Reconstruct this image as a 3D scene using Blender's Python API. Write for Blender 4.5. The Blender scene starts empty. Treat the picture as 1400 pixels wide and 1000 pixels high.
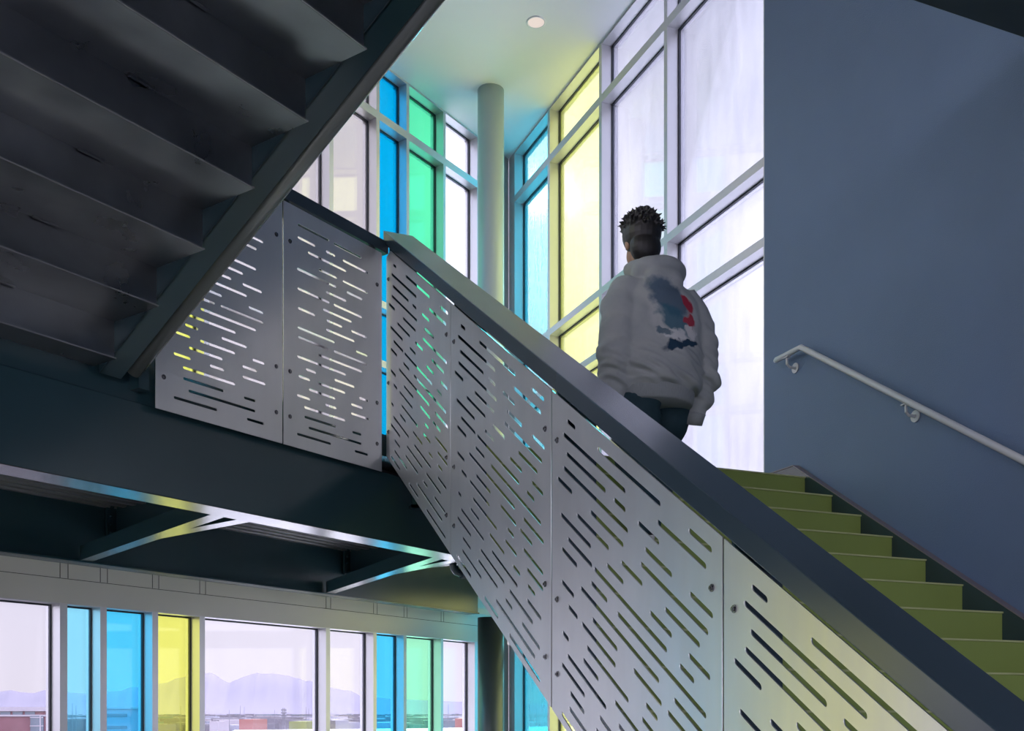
import bpy, bmesh, math, random
from mathutils import Vector, Matrix, noise
random.seed(7)
SC = bpy.context.scene
COL = SC.collection
PI = math.pi
ZC = 1.618                      # eye height; every level below is given above the eye and lifted by ZC
# W frame: x = across the stair (right), y = along its run (away), z up.  L frame: x = along the left window wall, y = towards it.
CL, SL = 0.8402, 0.5422
def L2W(t, n): return (CL*t - SL*n, SL*t + CL*n)
ROT_L = math.atan2(SL, CL)

# ------------------------------------------------------------------ materials
def nodes(m):
    m.use_nodes = True
    nt = m.node_tree; nt.nodes.clear()
    return nt, nt.nodes, nt.links
def paint(name, col, rough=0.4, spec=0.5, metallic=0.0, var=0.08, scale=3.0, bump=0.0, bscale=40.0, stretch=(1,1,1), rvar=0.0, coat=0.0):
    m = bpy.data.materials.new(name); nt, N, K = nodes(m)
    o = N.new('ShaderNodeOutputMaterial'); b = N.new('ShaderNodeBsdfPrincipled')
    K.new(b.outputs[0], o.inputs[0])
    tc = N.new('ShaderNodeTexCoord'); mp = N.new('ShaderNodeMapping'); mp.inputs['Scale'].default_value = stretch
    K.new(tc.outputs['Object'], mp.inputs[0])
    nz = N.new('ShaderNodeTexNoise'); nz.inputs['Scale'].default_value = scale; nz.inputs['Detail'].default_value = 5
    K.new(mp.outputs[0], nz.inputs['Vector'])
    mx = N.new('ShaderNodeMix'); mx.data_type = 'RGBA'
    mx.inputs[6].default_value = tuple(c*(1-var) for c in col)+(1,)
    mx.inputs[7].default_value = tuple(min(1, c*(1+var)) for c in col)+(1,)
    K.new(nz.outputs['Fac'], mx.inputs[0]); K.new(mx.outputs[2], b.inputs['Base Color'])
    b.inputs['Metallic'].default_value = metallic
    b.inputs['Specular IOR Level'].default_value = spec
    b.inputs['Coat Weight'].default_value = coat
    if rvar:
        mr = N.new('ShaderNodeMapRange'); mr.inputs[1].default_value = 0.3; mr.inputs[2].default_value = 0.7
        mr.inputs[3].default_value = rough-rvar; mr.inputs[4].default_value = rough+rvar
        K.new(nz.outputs['Fac'], mr.inputs[0]); K.new(mr.outputs[0], b.inputs['Roughness'])
    else: b.inputs['Roughness'].default_value = rough
    if bump:
        n2 = N.new('ShaderNodeTexNoise'); n2.inputs['Scale'].default_value = bscale; n2.inputs['Detail'].default_value = 3
        K.new(mp.outputs[0], n2.inputs['Vector'])
        bp = N.new('ShaderNodeBump'); bp.inputs['Strength'].default_value = bump; bp.inputs['Distance'].default_value = 0.01
        K.new(n2.outputs['Fac'], bp.inputs['Height']); K.new(bp.outputs[0], b.inputs['Normal'])
    return m
def glass(name, tint, dust=0.05, gloss=0.06, film=0.0):
    m = bpy.data.materials.new(name); nt, N, K = nodes(m)
    o = N.new('ShaderNodeOutputMaterial')
    tr = N.new('ShaderNodeBsdfTransparent'); tr.inputs[0].default_value = tuple(math.sqrt(c) for c in tint)+(1,)
    tl = N.new('ShaderNodeBsdfTranslucent'); tl.inputs[0].default_value = tuple(0.25+0.75*c for c in tint)+(1,)
    gl = N.new('ShaderNodeBsdfGlossy'); gl.inputs['Roughness'].default_value = 0.03
    tc = N.new('ShaderNodeTexCoord'); mp = N.new('ShaderNodeMapping'); mp.inputs['Scale'].default_value = (5, 5, 0.9)
    K.new(tc.outputs['Object'], mp.inputs[0])
    nz = N.new('ShaderNodeTexNoise'); nz.inputs['Scale'].default_value = 2.2; nz.inputs['Detail'].default_value = 8; nz.inputs['Roughness'].default_value = .65
    K.new(mp.outputs[0], nz.inputs['Vector'])
    mr = N.new('ShaderNodeMapRange'); mr.inputs[1].default_value = .3; mr.inputs[2].default_value = .75
    mr.inputs[3].default_value = dust*0.4; mr.inputs[4].default_value = dust*1.6
    K.new(nz.outputs['Fac'], mr.inputs[0])
    m1 = N.new('ShaderNodeMixShader'); K.new(mr.outputs[0], m1.inputs[0]); K.new(tr.outputs[0], m1.inputs[1]); K.new(tl.outputs[0], m1.inputs[2])
    lw = N.new('ShaderNodeLayerWeight'); lw.inputs[0].default_value = 0.12
    mm = N.new('ShaderNodeMath'); mm.operation = 'MULTIPLY_ADD'; mm.inputs[1].default_value = 0.5; mm.inputs[2].default_value = gloss*0.5
    K.new(lw.outputs['Fresnel'], mm.inputs[0])
    rf = N.new('ShaderNodeBsdfRefraction'); rf.inputs['Color'].default_value = (1,1,1,1); rf.inputs['IOR'].default_value = 1.3; rf.inputs['Roughness'].default_value = .5
    m3 = N.new('ShaderNodeMixShader'); m3.inputs[0].default_value = film; K.new(m1.outputs[0], m3.inputs[1]); K.new(rf.outputs[0], m3.inputs[2]); m1 = m3
    m2 = N.new('ShaderNodeMixShader'); K.new(mm.outputs[0], m2.inputs[0]); K.new(m1.outputs[0], m2.inputs[1]); K.new(gl.outputs[0], m2.inputs[2])
    K.new(m2.outputs[0], o.inputs[0])
    return m
def brushed(name, col=(.74,.745,.74), rough=0.33):
    m = bpy.data.materials.new(name); nt, N, K = nodes(m)
    o = N.new('ShaderNodeOutputMaterial'); b = N.new('ShaderNodeBsdfPrincipled'); K.new(b.outputs[0], o.inputs[0])
    tc = N.new('ShaderNodeTexCoord')
    def nz(sc, st, det=4):
        mp = N.new('ShaderNodeMapping'); mp.inputs['Scale'].default_value = st; K.new(tc.outputs['Object'], mp.inputs[0])
        n = N.new('ShaderNodeTexNoise'); n.inputs['Scale'].default_value = sc; n.inputs['Detail'].default_value = det; K.new(mp.outputs[0], n.inputs['Vector']); return n
    fine = nz(60, (1,1,.03)); broad = nz(6, (1,1,.35), 6)
    mx = N.new('ShaderNodeMix'); mx.data_type='RGBA'
    mx.inputs[6].default_value = tuple(c*.86 for c in col)+(1,); mx.inputs[7].default_value = tuple(c*1.10 for c in col)+(1,)
    K.new(broad.outputs['Fac'], mx.inputs[0]); K.new(mx.outputs[2], b.inputs['Base Color'])
    mr = N.new('ShaderNodeMapRange'); mr.inputs[1].default_value=.3; mr.inputs[2].default_value=.7; mr.inputs[3].default_value = rough-.03; mr.inputs[4].default_value = rough+.05
    K.new(fine.outputs['Fac'], mr.inputs[0]); K.new(mr.outputs[0], b.inputs['Roughness'])
    b.inputs['Metallic'].default_value = .74
    b.inputs['Anisotropic'].default_value = .85
    ge = N.new('ShaderNodeNewGeometry'); cx = N.new('ShaderNodeVectorMath'); cx.operation = 'CROSS_PRODUCT'; cx.inputs[1].default_value = (0,0,1)
    K.new(ge.outputs['Normal'], cx.inputs[0]); K.new(cx.outputs[0], b.inputs['Tangent']); b.inputs['Anisotropic Rotation'].default_value = .25
    bp = N.new('ShaderNodeBump'); bp.inputs['Strength'].default_value = .03; bp.inputs['Distance'].default_value = .002
    K.new(fine.outputs['Fac'], bp.inputs['Height']); K.new(bp.outputs[0], b.inputs['Normal'])
    return m
def emis(name, col, s):
    m = bpy.data.materials.new(name); nt, N, K = nodes(m)
    o = N.new('ShaderNodeOutputMaterial'); e = N.new('ShaderNodeEmission'); e.inputs[0].default_value = col+(1,); e.inputs[1].default_value = s
    K.new(e.outputs[0], o.inputs[0]); return m

M = {}
M['steel']  = paint('dark blue grey steel paint', (.017,.044,.053), .25, .75, var=.15, scale=2.5, bump=.02, bscale=25, rvar=.015)
M['soffit'] = paint('bare dark steel plate', (.31,.315,.32), .33, .5, metallic=1.0, var=.5, scale=3.0, bump=.05, bscale=5, rvar=.07)
M['lip'] = paint('plate edge with painted highlight', (.42,.42,.42), .35, .5, metallic=.7, var=.2, scale=9)  # edge highlight of the lips painted as a brighter metal
M['rail']   = paint('dark satin rail paint', (.032,.052,.066), .22, .55, var=.10, scale=3, rvar=.02)
M['deck']   = paint('galvanised decking', (.16,.16,.16), .45, .5, metallic=.6, var=.3, scale=6)
M['brush']  = brushed('brushed stainless steel')
M['bolt']   = paint('bolt steel', (.22,.22,.23), .25, .5, metallic=1.0, var=.1)
M['green']  = paint('olive green painted steel', (.24,.31,.080), .42, .4, var=.12, scale=2.0, bump=.1, bscale=14)
M['greenedge'] = paint('worn pale green nosing edge', (.45,.48,.24), .5, .4, var=.2, scale=8)
M['blue']   = paint('slate blue wall paint', (.125,.180,.290), .55, .35, var=.10, scale=2.2, bump=.25, bscale=160)
M['white']  = paint('off white ceiling paint', (.74,.75,.74), .6, .3, var=.02)
M['frame']  = paint('satin aluminium frame', (.54,.54,.55), .40, .5, metallic=.5, var=.04)
M['header'] = paint('light grey panel', (.50,.485,.44), .34, .5, var=.05)
M['gasket'] = paint('dark rubber gasket', (.02,.025,.035), .5, .4, var=.1)
M['joint']  = paint('shadow joint', (.05,.05,.05), .7, .2, var=.1)
M['floor']  = paint('pale polished concrete', (.62,.61,.59), .22, .5, var=.12, scale=1.0)
M['column'] = paint('pale column paint', (.40,.47,.48), .32, .5, var=.03)
M['hand']   = paint('pale grey handrail paint', (.55,.56,.58), .30, .5, var=.06)
M['clear']  = glass('clear lavender glass', (.66,.655,.73), .10, film=.03)
M['ryellow']= glass('yellow glass of the right wall', (.88,.92,.25), .08, film=.12)
M['rblue']  = glass('blue glass of the right wall', (.03,.58,.68), .08, film=.14)
M['clearL'] = glass('clear pane glass', (.88,.86,.92), .015)
M['uclear']  = glass('clear glass tinted by reflection', (.62,.57,.54), .02, gloss=.15)  # upper clear panes: beige reflection of the interior put into the tint
M['ublue']  = glass('deep blue glass', (.0,.36,.62), .03)
M['ugreen'] = glass('deep green glass', (.08,.62,.30), .05)
M['uyellow']= glass('deep yellow glass', (.80,.82,.14), .05)
M['ucyan']  = glass('deep cyan glass', (.10,.60,.85), .05)
M['gblue']  = glass('blue glass', (.08,.66,.95), .03)
M['gcyan']  = glass('cyan glass', (.30,.80,.96), .03)
M['gyellow']= glass('yellow glass', (.90,.92,.18), .03)
M['ggreen'] = glass('green glass', (.36,.93,.56), .03)

# ------------------------------------------------------------------ helpers
def tag(o, label=None, cat=None, group=None, kind=None):
    if label: o['label'] = label
    if cat: o['category'] = cat
    if group: o['group'] = group
    if kind: o['kind'] = kind
    return o
def empty(name, loc=(0,0,0), rz=0.0):
    o = bpy.data.objects.new(name, None); COL.objects.link(o); o.location = loc; o.rotation_euler = (0,0,rz); return o
def link(name, bm, mat, parent=None, smooth=False, loc=None, rz=0.0, bevel=0.0):
    me = bpy.data.meshes.new(name)
    bmesh.ops.recalc_face_normals(bm, faces=bm.faces)
    bm.to_mesh(me); bm.free()
    mats = mat if isinstance(mat, (list, tuple)) else [mat]
    for mm in mats: me.materials.append(mm)
    if smooth:
        for p in me.polygons: p.use_smooth = True
    o = bpy.data.objects.new(name, me); COL.objects.link(o)
    if parent: o.parent = parent
    if loc is not None: o.location = loc
    o.rotation_euler = (0,0,rz)
    if bevel:
        b = o.modifiers.new('bevel','BEVEL'); b.width = bevel; b.segments = 2; b.limit_method = 'ANGLE'
    return o
def box(bm, x0, x1, y0, y1, z0, z1, mi=0, M4=None):
    vs = [bm.verts.new((x,y,z)) for z in (z0,z1) for y in (y0,y1) for x in (x0,x1)]
    if M4 is not None:
        for v in vs: v.co = M4 @ v.co
    for f in ((0,1,3,2),(4,6,7,5),(0,4,5,1),(2,3,7,6),(0,2,6,4),(1,5,7,3)):
        fc = bm.faces.new([vs[i] for i in f]); fc.material_index = mi
    return vs
def prism(bm, poly, z0, z1, mi=0):
    """poly [(x,y)] extruded in z"""
    a = [bm.verts.new((x,y,z0)) for x,y in poly]; b = [bm.verts.new((x,y,z1)) for x,y in poly]
    n = len(poly)
    fs = [bm.faces.new(a[::-1]), bm.faces.new(b)]
    for i in range(n): fs.append(bm.faces.new((a[i], a[(i+1)%n], b[(i+1)%n], b[i])))
    for f in fs: f.material_index = mi
def xprism(bm, poly, x0, x1, mi=0):
    """poly [(y,z)] extruded in x"""
    a = [bm.verts.new((x0,y,z)) for y,z in poly]; b = [bm.verts.new((x1,y,z)) for y,z in poly]
    n = len(poly)
    fs = [bm.faces.new(a[::-1]), bm.faces.new(b)]
    for i in range(n): fs.append(bm.faces.new((a[i], a[(i+1)%n], b[(i+1)%n], b[i])))
    for f in fs: f.material_index = mi
def beam_between(bm, a, b, prof):
    """sweep closed profile [(u,w)] (u sideways-horizontal, w up) from a to b"""
    a = Vector(a); b = Vector(b); d = (b-a).normalized(); side = d.cross(Vector((0,0,1))).normalized(); up = side.cross(d)
    va = [bm.verts.new(a+side*u+up*w) for u,w in prof]; vb = [bm.verts.new(b+side*u+up*w) for u,w in prof]
    n = len(prof); bm.faces.new(va); bm.faces.new(vb[::-1])
    for i in range(n): bm.faces.new((va[i], vb[i], vb[(i+1)%n], va[(i+1)%n]))
def tube(bm, pts, r, seg=14, cap=True):
    pts = [Vector(p) for p in pts]; rr = r if isinstance(r,(list,tuple)) else [r]*len(pts)
    rings = []; up0 = None
    for i,p in enumerate(pts):
        d = (pts[min(i+1,len(pts)-1)]-pts[max(i-1,0)]).normalized()
        if up0 is None: up0 = Vector((0,0,1)) if abs(d.z)<.9 else Vector((1,0,0))
        s = d.cross(up0).normalized(); u = s.cross(d).normalized(); up0 = u
        rings.append([bm.verts.new(p+(s*math.cos(2*PI*k/seg)+u*math.sin(2*PI*k/seg))*rr[i]) for k in range(seg)])
    for a,b in zip(rings, rings[1:]):
        for k in range(seg): bm.faces.new((a[k],a[(k+1)%seg],b[(k+1)%seg],b[k]))
    if cap: bm.faces.new(rings[0][::-1]); bm.faces.new(rings[-1])
def cyl(bm, c, axis, r, h, seg=24, r2=None):
    c = Vector(c); ax = Vector(axis).normalized(); t = Vector((0,0,1)) if abs(ax.z)<.9 else Vector((1,0,0))
    s = ax.cross(t).normalized(); u = ax.cross(s); r2 = r if r2 is None else r2
    a = [bm.verts.new(c+(s*math.cos(2*PI*k/seg)+u*math.sin(2*PI*k/seg))*r) for k in range(seg)]
    b = [bm.verts.new(c+ax*h+(s*math.cos(2*PI*k/seg)+u*math.sin(2*PI*k/seg))*r2) for k in range(seg)]
    bm.faces.new(a[::-1]); bm.faces.new(b)
    for k in range(seg): bm.faces.new((a[k],a[(k+1)%seg],b[(k+1)%seg],b[k]))

# ------------------------------------------------------------------ slotted guard sheets
SLOTW = 0.0150
def slot_loop(x0, x1, y, w, shear=0.0):
    """stadium, sheared so it follows the stair slope (y offset = shear*x)"""
    k = math.sqrt(1+shear*shear); r = w/2
    ux, uy = 1/k, shear/k
    a = Vector((x0, y+shear*x0)); b = Vector((x1, y+shear*x1))
    d = Vector((ux,uy)); nrm = Vector((-uy,ux)); a += d*r; b -= d*r
    pts = []
    for i in range(7):
        th = PI/2 + PI*i/6; pts.append(a + (d*math.cos(th)+nrm*math.sin(th))*r)
    for i in range(7):
        th = -PI/2 + PI*i/6; pts.append(b + (d*math.cos(th)+nrm*math.sin(th))*r)
    return pts
def sheet(name, outer, holes, thick, to3d, mat, parent):
    cu = bpy.data.curves.new('sheet','CURVE'); cu.dimensions = '2D'; cu.fill_mode = 'BOTH'; cu.extrude = thick/2
    for lp in [outer]+holes:
        sp = cu.splines.new('POLY'); sp.points.add(len(lp)-1)
        for i,p in enumerate(lp): sp.points[i].co = (p[0],p[1],0,1)
        sp.use_cyclic_u = True
    oc = bpy.data.objects.new('sheet', cu); COL.objects.link(oc)
    bpy.context.view_layer.update()
    dg = bpy.context.evaluated_depsgraph_get()
    me = bpy.data.meshes.new_from_object(oc.evaluated_get(dg))
    bpy.data.objects.remove(oc); bpy.data.curves.remove(cu)
    for v in me.vertices: v.co = to3d(v.co)
    me.materials.clear(); me.materials.append(mat)
    bm = bmesh.new(); bm.from_mesh(me); bmesh.ops.remove_doubles(bm, verts=bm.verts, dist=1e-5); bpy.data.meshes.remove(me)
    return link(name, bm, mat, parent)
STAIR_SLOTS = [(0.133,0.202,1.117),(0.099,0.572,1.059),(0.127,0.434,1.001),(0.103,0.588,0.941),(0.052,0.176,0.878),(0.375,0.793,1.121),(0.492,0.572,1.005),(0.654,0.785,1.005),(0.773,1.045,1.064),(0.953,1.073,1.126),(0.319,0.558,0.881),(0.213,0.457,0.819),(0.078,0.325,0.758),(0.698,0.86,0.944),(0.139,0.334,0.701),(0.349,0.831,0.701),(0.543,0.682,0.822),(0.443,0.558,0.76),(0.67,1.055,0.885),(0.958,1.079,0.947),(0.087,0.217,0.634),(0.325,0.446,0.634),(0.244,0.785,0.58),(0.087,0.192,0.518),(0.516,1.045,0.637),(0.729,0.859,0.758),(0.819,1.012,0.82),(0.953,1.065,0.765),(0.903,0.982,0.705),(0.143,0.221,0.456),(0.334,0.517,0.512),(0.254,0.505,0.457),(0.097,0.149,0.33),(0.293,0.593,0.399),(0.625,0.8,0.519),(0.137,0.439,0.283),(0.263,0.382,0.333),(0.087,0.278,0.221),(0.871,1.071,0.583),(0.834,0.962,0.52),(0.702,0.776,0.456),(0.678,0.806,0.398),(0.499,0.675,0.335),(0.159,0.275,0.162),(0.871,1.065,0.457),(0.153,0.407,0.103),(0.087,0.278,0.038),(0.389,0.675,0.222),(0.362,0.6,0.161),(0.524,0.815,0.284),(0.765,0.841,0.336),(0.907,1.065,0.402),(0.915,0.99,0.338),(0.91,1.048,0.285),(0.726,0.968,0.22),(0.682,0.76,0.161),(0.439,0.605,0.036),(0.577,0.989,0.102),(0.856,1.035,0.161),(0.729,1.037,0.038)]
LAND_SLOTS = [(0.103,0.333,1.164),(0.103,0.229,1.098),(0.369,0.588,1.162),(0.31,0.382,1.099),(0.439,0.649,1.096),(0.177,0.466,1.045),(0.257,0.393,0.999),(0.099,0.388,0.946),(0.439,0.639,0.997),(0.471,0.596,0.945),(0.31,0.466,0.891),(0.101,0.336,0.841),(0.369,0.593,0.839),(0.105,0.229,0.739),(0.289,0.509,0.787),(0.315,0.435,0.737),(0.104,0.378,0.636),(0.312,0.533,0.684),(0.506,0.631,0.737),(0.106,0.335,0.581),(0.37,0.639,0.584),(0.545,0.639,0.637),(0.251,0.593,0.533),(0.1,0.463,0.479),(0.162,0.237,0.428),(0.109,0.192,0.378),(0.376,0.533,0.428),(0.248,0.46,0.378),(0.184,0.382,0.321),(0.098,0.194,0.275),(0.306,0.391,0.275),(0.57,0.648,0.377),(0.505,0.598,0.32),(0.505,0.655,0.276),(0.15,0.46,0.222),(0.151,0.39,0.172),(0.181,0.589,0.129),(0.514,0.589,0.174),(0.098,0.35,0.072),(0.533,0.643,0.075)]
def bolt(parent, c, axis):
    bm = bmesh.new(); ax = Vector(axis)
    cyl(bm, c, ax, .0115, .003, 18); cyl(bm, Vector(c)+ax*.003, ax, .0075, .006, 6, .0065); cyl(bm, Vector(c)+ax*.009, ax, .0035, .001, 6)
    return link('bolt', bm, M['bolt'], parent)

# --- stair guard
PG = 1.661; SLO = 0.645
def zbot(s): return 0.0176 + SLO*(s-3.5915) + ZC
PH = 1.1945
seams = [6.986-1.1411, 4.7332, 3.5915, 2.4627, 1.335, 0.93]
seams[0] = 5.8438
g = empty('stair_guard', (PG, 3.4, 0)); tag(g, 'slotted brushed steel guard with broad dark sloping rail along the green stair', 'railing')
gm = Matrix.Translation((-PG, -3.4, 0))
def gpt(x,y,z): return Vector((x-PG, y-3.4, z))
for i in range(5):
    sh, sl = seams[i]-.0045, seams[i+1]+.0045
    outer = [(sh, zbot(sh)), (sh, zbot(sh)+PH), (sl, zbot(sl)+PH), (sl, zbot(sl))]
    if i == 0: outer[1] = (sh-.08, zbot(sh-.08)+PH); outer.insert(1, (sh, zbot(sh)+PH-.055))
    holes = []
    for d0,d1,h in STAIR_SLOTS:
        h = .038 + .0607*round((h-.038)/.0607)
        if seams[i]-d1 < sl+.03: continue
        lp = slot_loop(seams[i]-d1, seams[i]-d0, h, SLOTW, 0.0)
        # slots follow the slope: shear about the panel bottom line
        k = math.sqrt(1+SLO*SLO)
        pts = []
        for p in lp:
            # keep the stadium ends round by measuring the width along the vertical
            pts.append((p[0], zbot(p[0]) + h + (p[1]-h)*k))
        holes.append(pts)
    pn = sheet('panel', outer, holes, .005, lambda c: gpt(PG+.0025+c.z, c.x, c.y), M['brush'], g)
    for s in (sh-.049, sl+.049):
        for h in (1.027, .437, .16):
            if i == 4 and h > 1: pass
            bolt(pn, gpt(PG, s, zbot(s)+h), (-1,0,0))
for i,s in enumerate(seams):
    bm = bmesh.new()
    for (a,b) in ([(s-.045, s-.033)] if 0 < i < 5 else [(s-.055, s-.043)] if i == 0 else [(s+.04, s+.052)]):
        xs0, xs1 = PG+.006-PG, .166
        vs = []
        za0, zb0 = zbot(a)+.03, zbot(b)+.03; zt = PH+.012
        pl = [(a-3.4, zbot(a)+.03), (b-3.4, zbot(b)+.03), (b-3.4, zbot(b)+zt), (a-3.4, zbot(a)+zt)]
        xprism(bm, pl, xs0, xs1)
    if 0 < i < 5:
        for h in (1.027,.437,.16): box(bm, .005, .05, s+.035-3.4, s+.063-3.4, zbot(s+.05)+h-.015, zbot(s+.05)+h+.015)
        for h in (1.0,.42,.2): box(bm, .03, .036, s-.04-3.4, s+.06-3.4, zbot(s)+h-.0, zbot(s)+h+.03)
    link('post', bm, M['steel'], g)
bm = bmesh.new()   # broad cap rail (folded plate with open underside lip)
sa, sb = .86, 5.90
def rl(s, h): return (s-3.4, zbot(s)+PH+h)
lo, hi = .010, .084
xprism(bm, [rl(sa,lo), rl(sb,lo), rl(sb,hi), rl(sa,hi)], -.001, .176)
link('top_rail', bm, M['rail'], g, bevel=.003)

# --- landing guard (L frame)
NG = 4.026; LB = 1.38 + ZC; LT = 2.63 + ZC
lg = empty('landing_guard', L2W(3.8, NG)+(0,), ROT_L); tag(lg, 'flat slotted brushed steel guard with dark level rail along the landing edge', 'railing')
TS = [3.0158, 3.788, 4.5455]
for i in range(2):
    a, b = TS[i]+(.005 if i else 0), TS[i+1]-(.005 if i == 0 else 0)
    holes = []
    for x0,x1,h in LAND_SLOTS:
        holes.append([(p[0], p[1]) for p in slot_loop(TS[i]+x0, TS[i]+x1, LB+.072+.0506*round((h-.072)/.0506) if h<1.02 else LB+h, .0140)])
    outer = [(a,LB),(b,LB),(b,LT),(a,LT)]
    pn = sheet('panel', outer, holes, .005, lambda c: Vector((c.x-3.8, .0025+c.z, c.y)), M['brush'], lg)
    for t in (a+.042, b-.042):
        for h in (1.055,.383,.15): bolt(pn, (t-3.8, 0, LB+h), (0,-1,0))
for t in (TS[1],):
    for dt in (-.050, .038):
        bm = bmesh.new(); box(bm, t+dt-3.8, t+dt+.010-3.8, .006, .045, 1.45+ZC, LT+.02); link('post', bm, M['steel'], lg)
for a,b,d in ((TS[2]-.055, TS[2]-.045, .05), (TS[0]+.03, TS[0]+.04, .05), (2.93, 2.985, .12)):
    bm = bmesh.new(); box(bm, a-3.8, b-3.8, .006, d, 1.45+ZC, LT+.02); link('post', bm, M['steel'], lg)
bm = bmesh.new(); box(bm, 2.60-3.8, 4.60-3.8, -.004, .17, 2.642+ZC, 2.71+ZC); link('top_rail', bm, M['rail'], lg, bevel=.003)

# ------------------------------------------------------------------ lower flight (green)
RUN, RISE = .28, .1806
S_TOP, Z_TOP, NST = 5.96, 1.633+ZC, 18
st = empty('staircase', (3.2, 3.4, 0)); tag(st, 'olive green steel stair climbing beside the blue wall', 'staircase')
PA, PB = 1.853, 4.690
for k in range(NST):
    s = S_TOP - RUN*k; z = Z_TOP - RISE*k
    bm = bmesh.new()
    box(bm, PA-3.2, PB-3.2, s-3.4, s+.006-3.4, z-RISE-.006, z, 0)                 # riser plate
    if k > 0: box(bm, PA-3.2, PB-3.2, s-.004-3.4, s+RUN+.012-3.4, z-.006, z, 0)     # tread plate
    box(bm, PA-3.2, PB-3.2, s-.009-3.4, s-.001-3.4, z-.007, z+.002, 1)             # worn nosing edge
    o = link('step', bm, [M['green'], M['greenedge']], st)
def nose(s): return Z_TOP + SLO*(s-S_TOP)
for (x0,x1,up,dn,nm) in ((1.832,1.852,.01,-.27,'inner'),(4.691,4.742,.072,-.30,'wall')):
    bm = bmesh.new()
    if nm == 'inner':
        pl = [(1.0,nose(1.0)+dn),(5.99,nose(5.99)+dn),(5.99,nose(5.96)),(5.96,nose(5.96)),(1.0,nose(1.0)+up)]
    else:
        pl = [(1.0,nose(1.0)+dn),(6.50,nose(5.96)+dn+.1),(6.50,1.737+ZC),(6.09,1.737+ZC),(1.0,nose(1.0)+.072-.008)]
    xprism(bm, [(y-3.4,z) for y,z in pl], x0-3.2, x1-3.2)
    so = link('stringer', bm, M['steel'], st)
    if nm == 'wall':
        bm = bmesh.new()
        xprism(bm, [(1.0-3.4,nose(1.0)+.066),(6.09-3.4,1.739+ZC),(6.09-3.4,1.747+ZC),(1.0-3.4,nose(1.0)+.074)], x0-3.2-.004, x1-3.2)
        box(bm, x0-3.2-.004, x1-3.2, 6.09-3.4, 6.50-3.4, 1.739+ZC, 1.747+ZC)
        f = link('top_flange', bm, paint('mauve flange paint lightened as lit', (.20,.17,.19), .4, .5), so)  # light on the flange top put into a paler mauve colour
# ------------------------------------------------------------------ landing with beams
ld = empty('stair_landing', (0,0,0), 0); tag(ld, 'dark steel stair landing on deep beams crossing below the slotted guard', 'landing')
def Lp(t,n): return L2W(t,n)
pl = [Lp(-9,4.085), (1.69,5.975), (4.74,5.975), (4.74,10.84), Lp(8.60,6.66), Lp(-9,6.66)]
bm = bmesh.new(); prism(bm, pl, 1.50+ZC, 1.627+ZC); link('floor_slab', bm, M['steel'], ld)
def inL(bm):
    R = Matrix.Rotation(ROT_L, 4, 'Z')
    for v in bm.verts: v.co = R @ v.co
def wbeam(name, t0, t1, n, z0, z1, fl0, fl1, tf=.016, tw=.012):
    bm = bmesh.new()
    box(bm, t0, t1, n, n+tw, z0+ZC, z1+ZC)
    box(bm, t0, t1, n+fl0, n+fl1, z0+ZC, z0+tf+ZC); box(bm, t0, t1, n+fl0, n+fl1, z1-tf+ZC, z1+ZC)
    inL(bm); return link(name, bm, M['steel'], ld, bevel=.002)
wbeam('edge_beam', -9, 8.2, 4.08, 1.00, 1.398, 0, .185)
bm = bmesh.new(); box(bm, -9, 4.60, 4.10, 4.12, 1.40+ZC, 1.62+ZC); inL(bm); link('edge_plate', bm, M['steel'], ld)
wbeam('wall_beam', -9, 9.0, 6.62, 1.045, 1.50, -.02, .14)
for t in (-5.0, -2.6, -.2, 2.2, 4.6, 7.01):
    bm = bmesh.new()
    box(bm, t, t+.012, 4.26, 6.62, 1.26+ZC, 1.49+ZC); box(bm, t-.06, t+.08, 4.27, 6.60, 1.25+ZC, 1.266+ZC)
    inL(bm); cb = link('cross_beam', bm, M['steel'], ld)
    bm = bmesh.new()
    box(bm, t-.075, t-.001, 6.585, 6.605, 1.24+ZC, 1.49+ZC)
    for z in (1.28,1.34,1.40,1.46): cyl(bm, (t-.04, 6.585, z+ZC), (0,-1,0), .014, .016, 8)
    inL(bm); link('clip_angle', bm, M['steel'], cb)
bm = bmesh.new()  # corrugated decking, ribs run along the landing
n = 4.27; prof = []
while n < 6.6:
    prof += [(n,1.455),(n+.04,1.455),(n+.055,1.495),(n+.095,1.495)]; n += .11
va = [[bm.verts.new((t, a, z+ZC)) for a,z in prof] for t in (-9, 7.6)]
for i in range(len(prof)-1): bm.faces.new((va[0][i], va[0][i+1], va[1][i+1], va[1][i]))
inL(bm); link('corrugated_deck', bm, M['deck'], ld)
def brace(a, b):
    pa = L2W(a[0],a[1])+(a[2]+ZC,); pb = L2W(b[0],b[1])+(b[2]+ZC,)
    bm = bmesh.new()
    beam_between(bm, pa, pb, [(-.042,0),(.042,0),(.042,.012),(-.03,.012),(-.03,.10),(-.042,.10)])
    link('brace', bm, M['steel'], ld)
def tL(u, n):
    x = (u-700)/1441.0; nc = .5663-.8242*x; Y = n/nc; return Y*(.5663*x+.8242)
b1 = (tL(118,6.58), 6.58, 1.055); a1 = (tL(300,4.25), 4.25, 1.002)
brace(a1, b1); 
f = .45; m1 = tuple(a1[i]+(b1[i]-a1[i])*f for i in range(3))
brace((tL(336,4.25),4.25,1.002), (m1[0],m1[1],m1[2]+.004))
b2 = (tL(452,6.58), 6.58, 1.055); a2 = (tL(600,4.25), 4.25, 1.002)
brace(a2, b2)
m2 = tuple(a2[i]+(b2[i]-a2[i])*.42 for i in range(3))
brace((tL(622,4.25),4.25,1.002), (m2[0],m2[1],m2[2]+.004))
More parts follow.
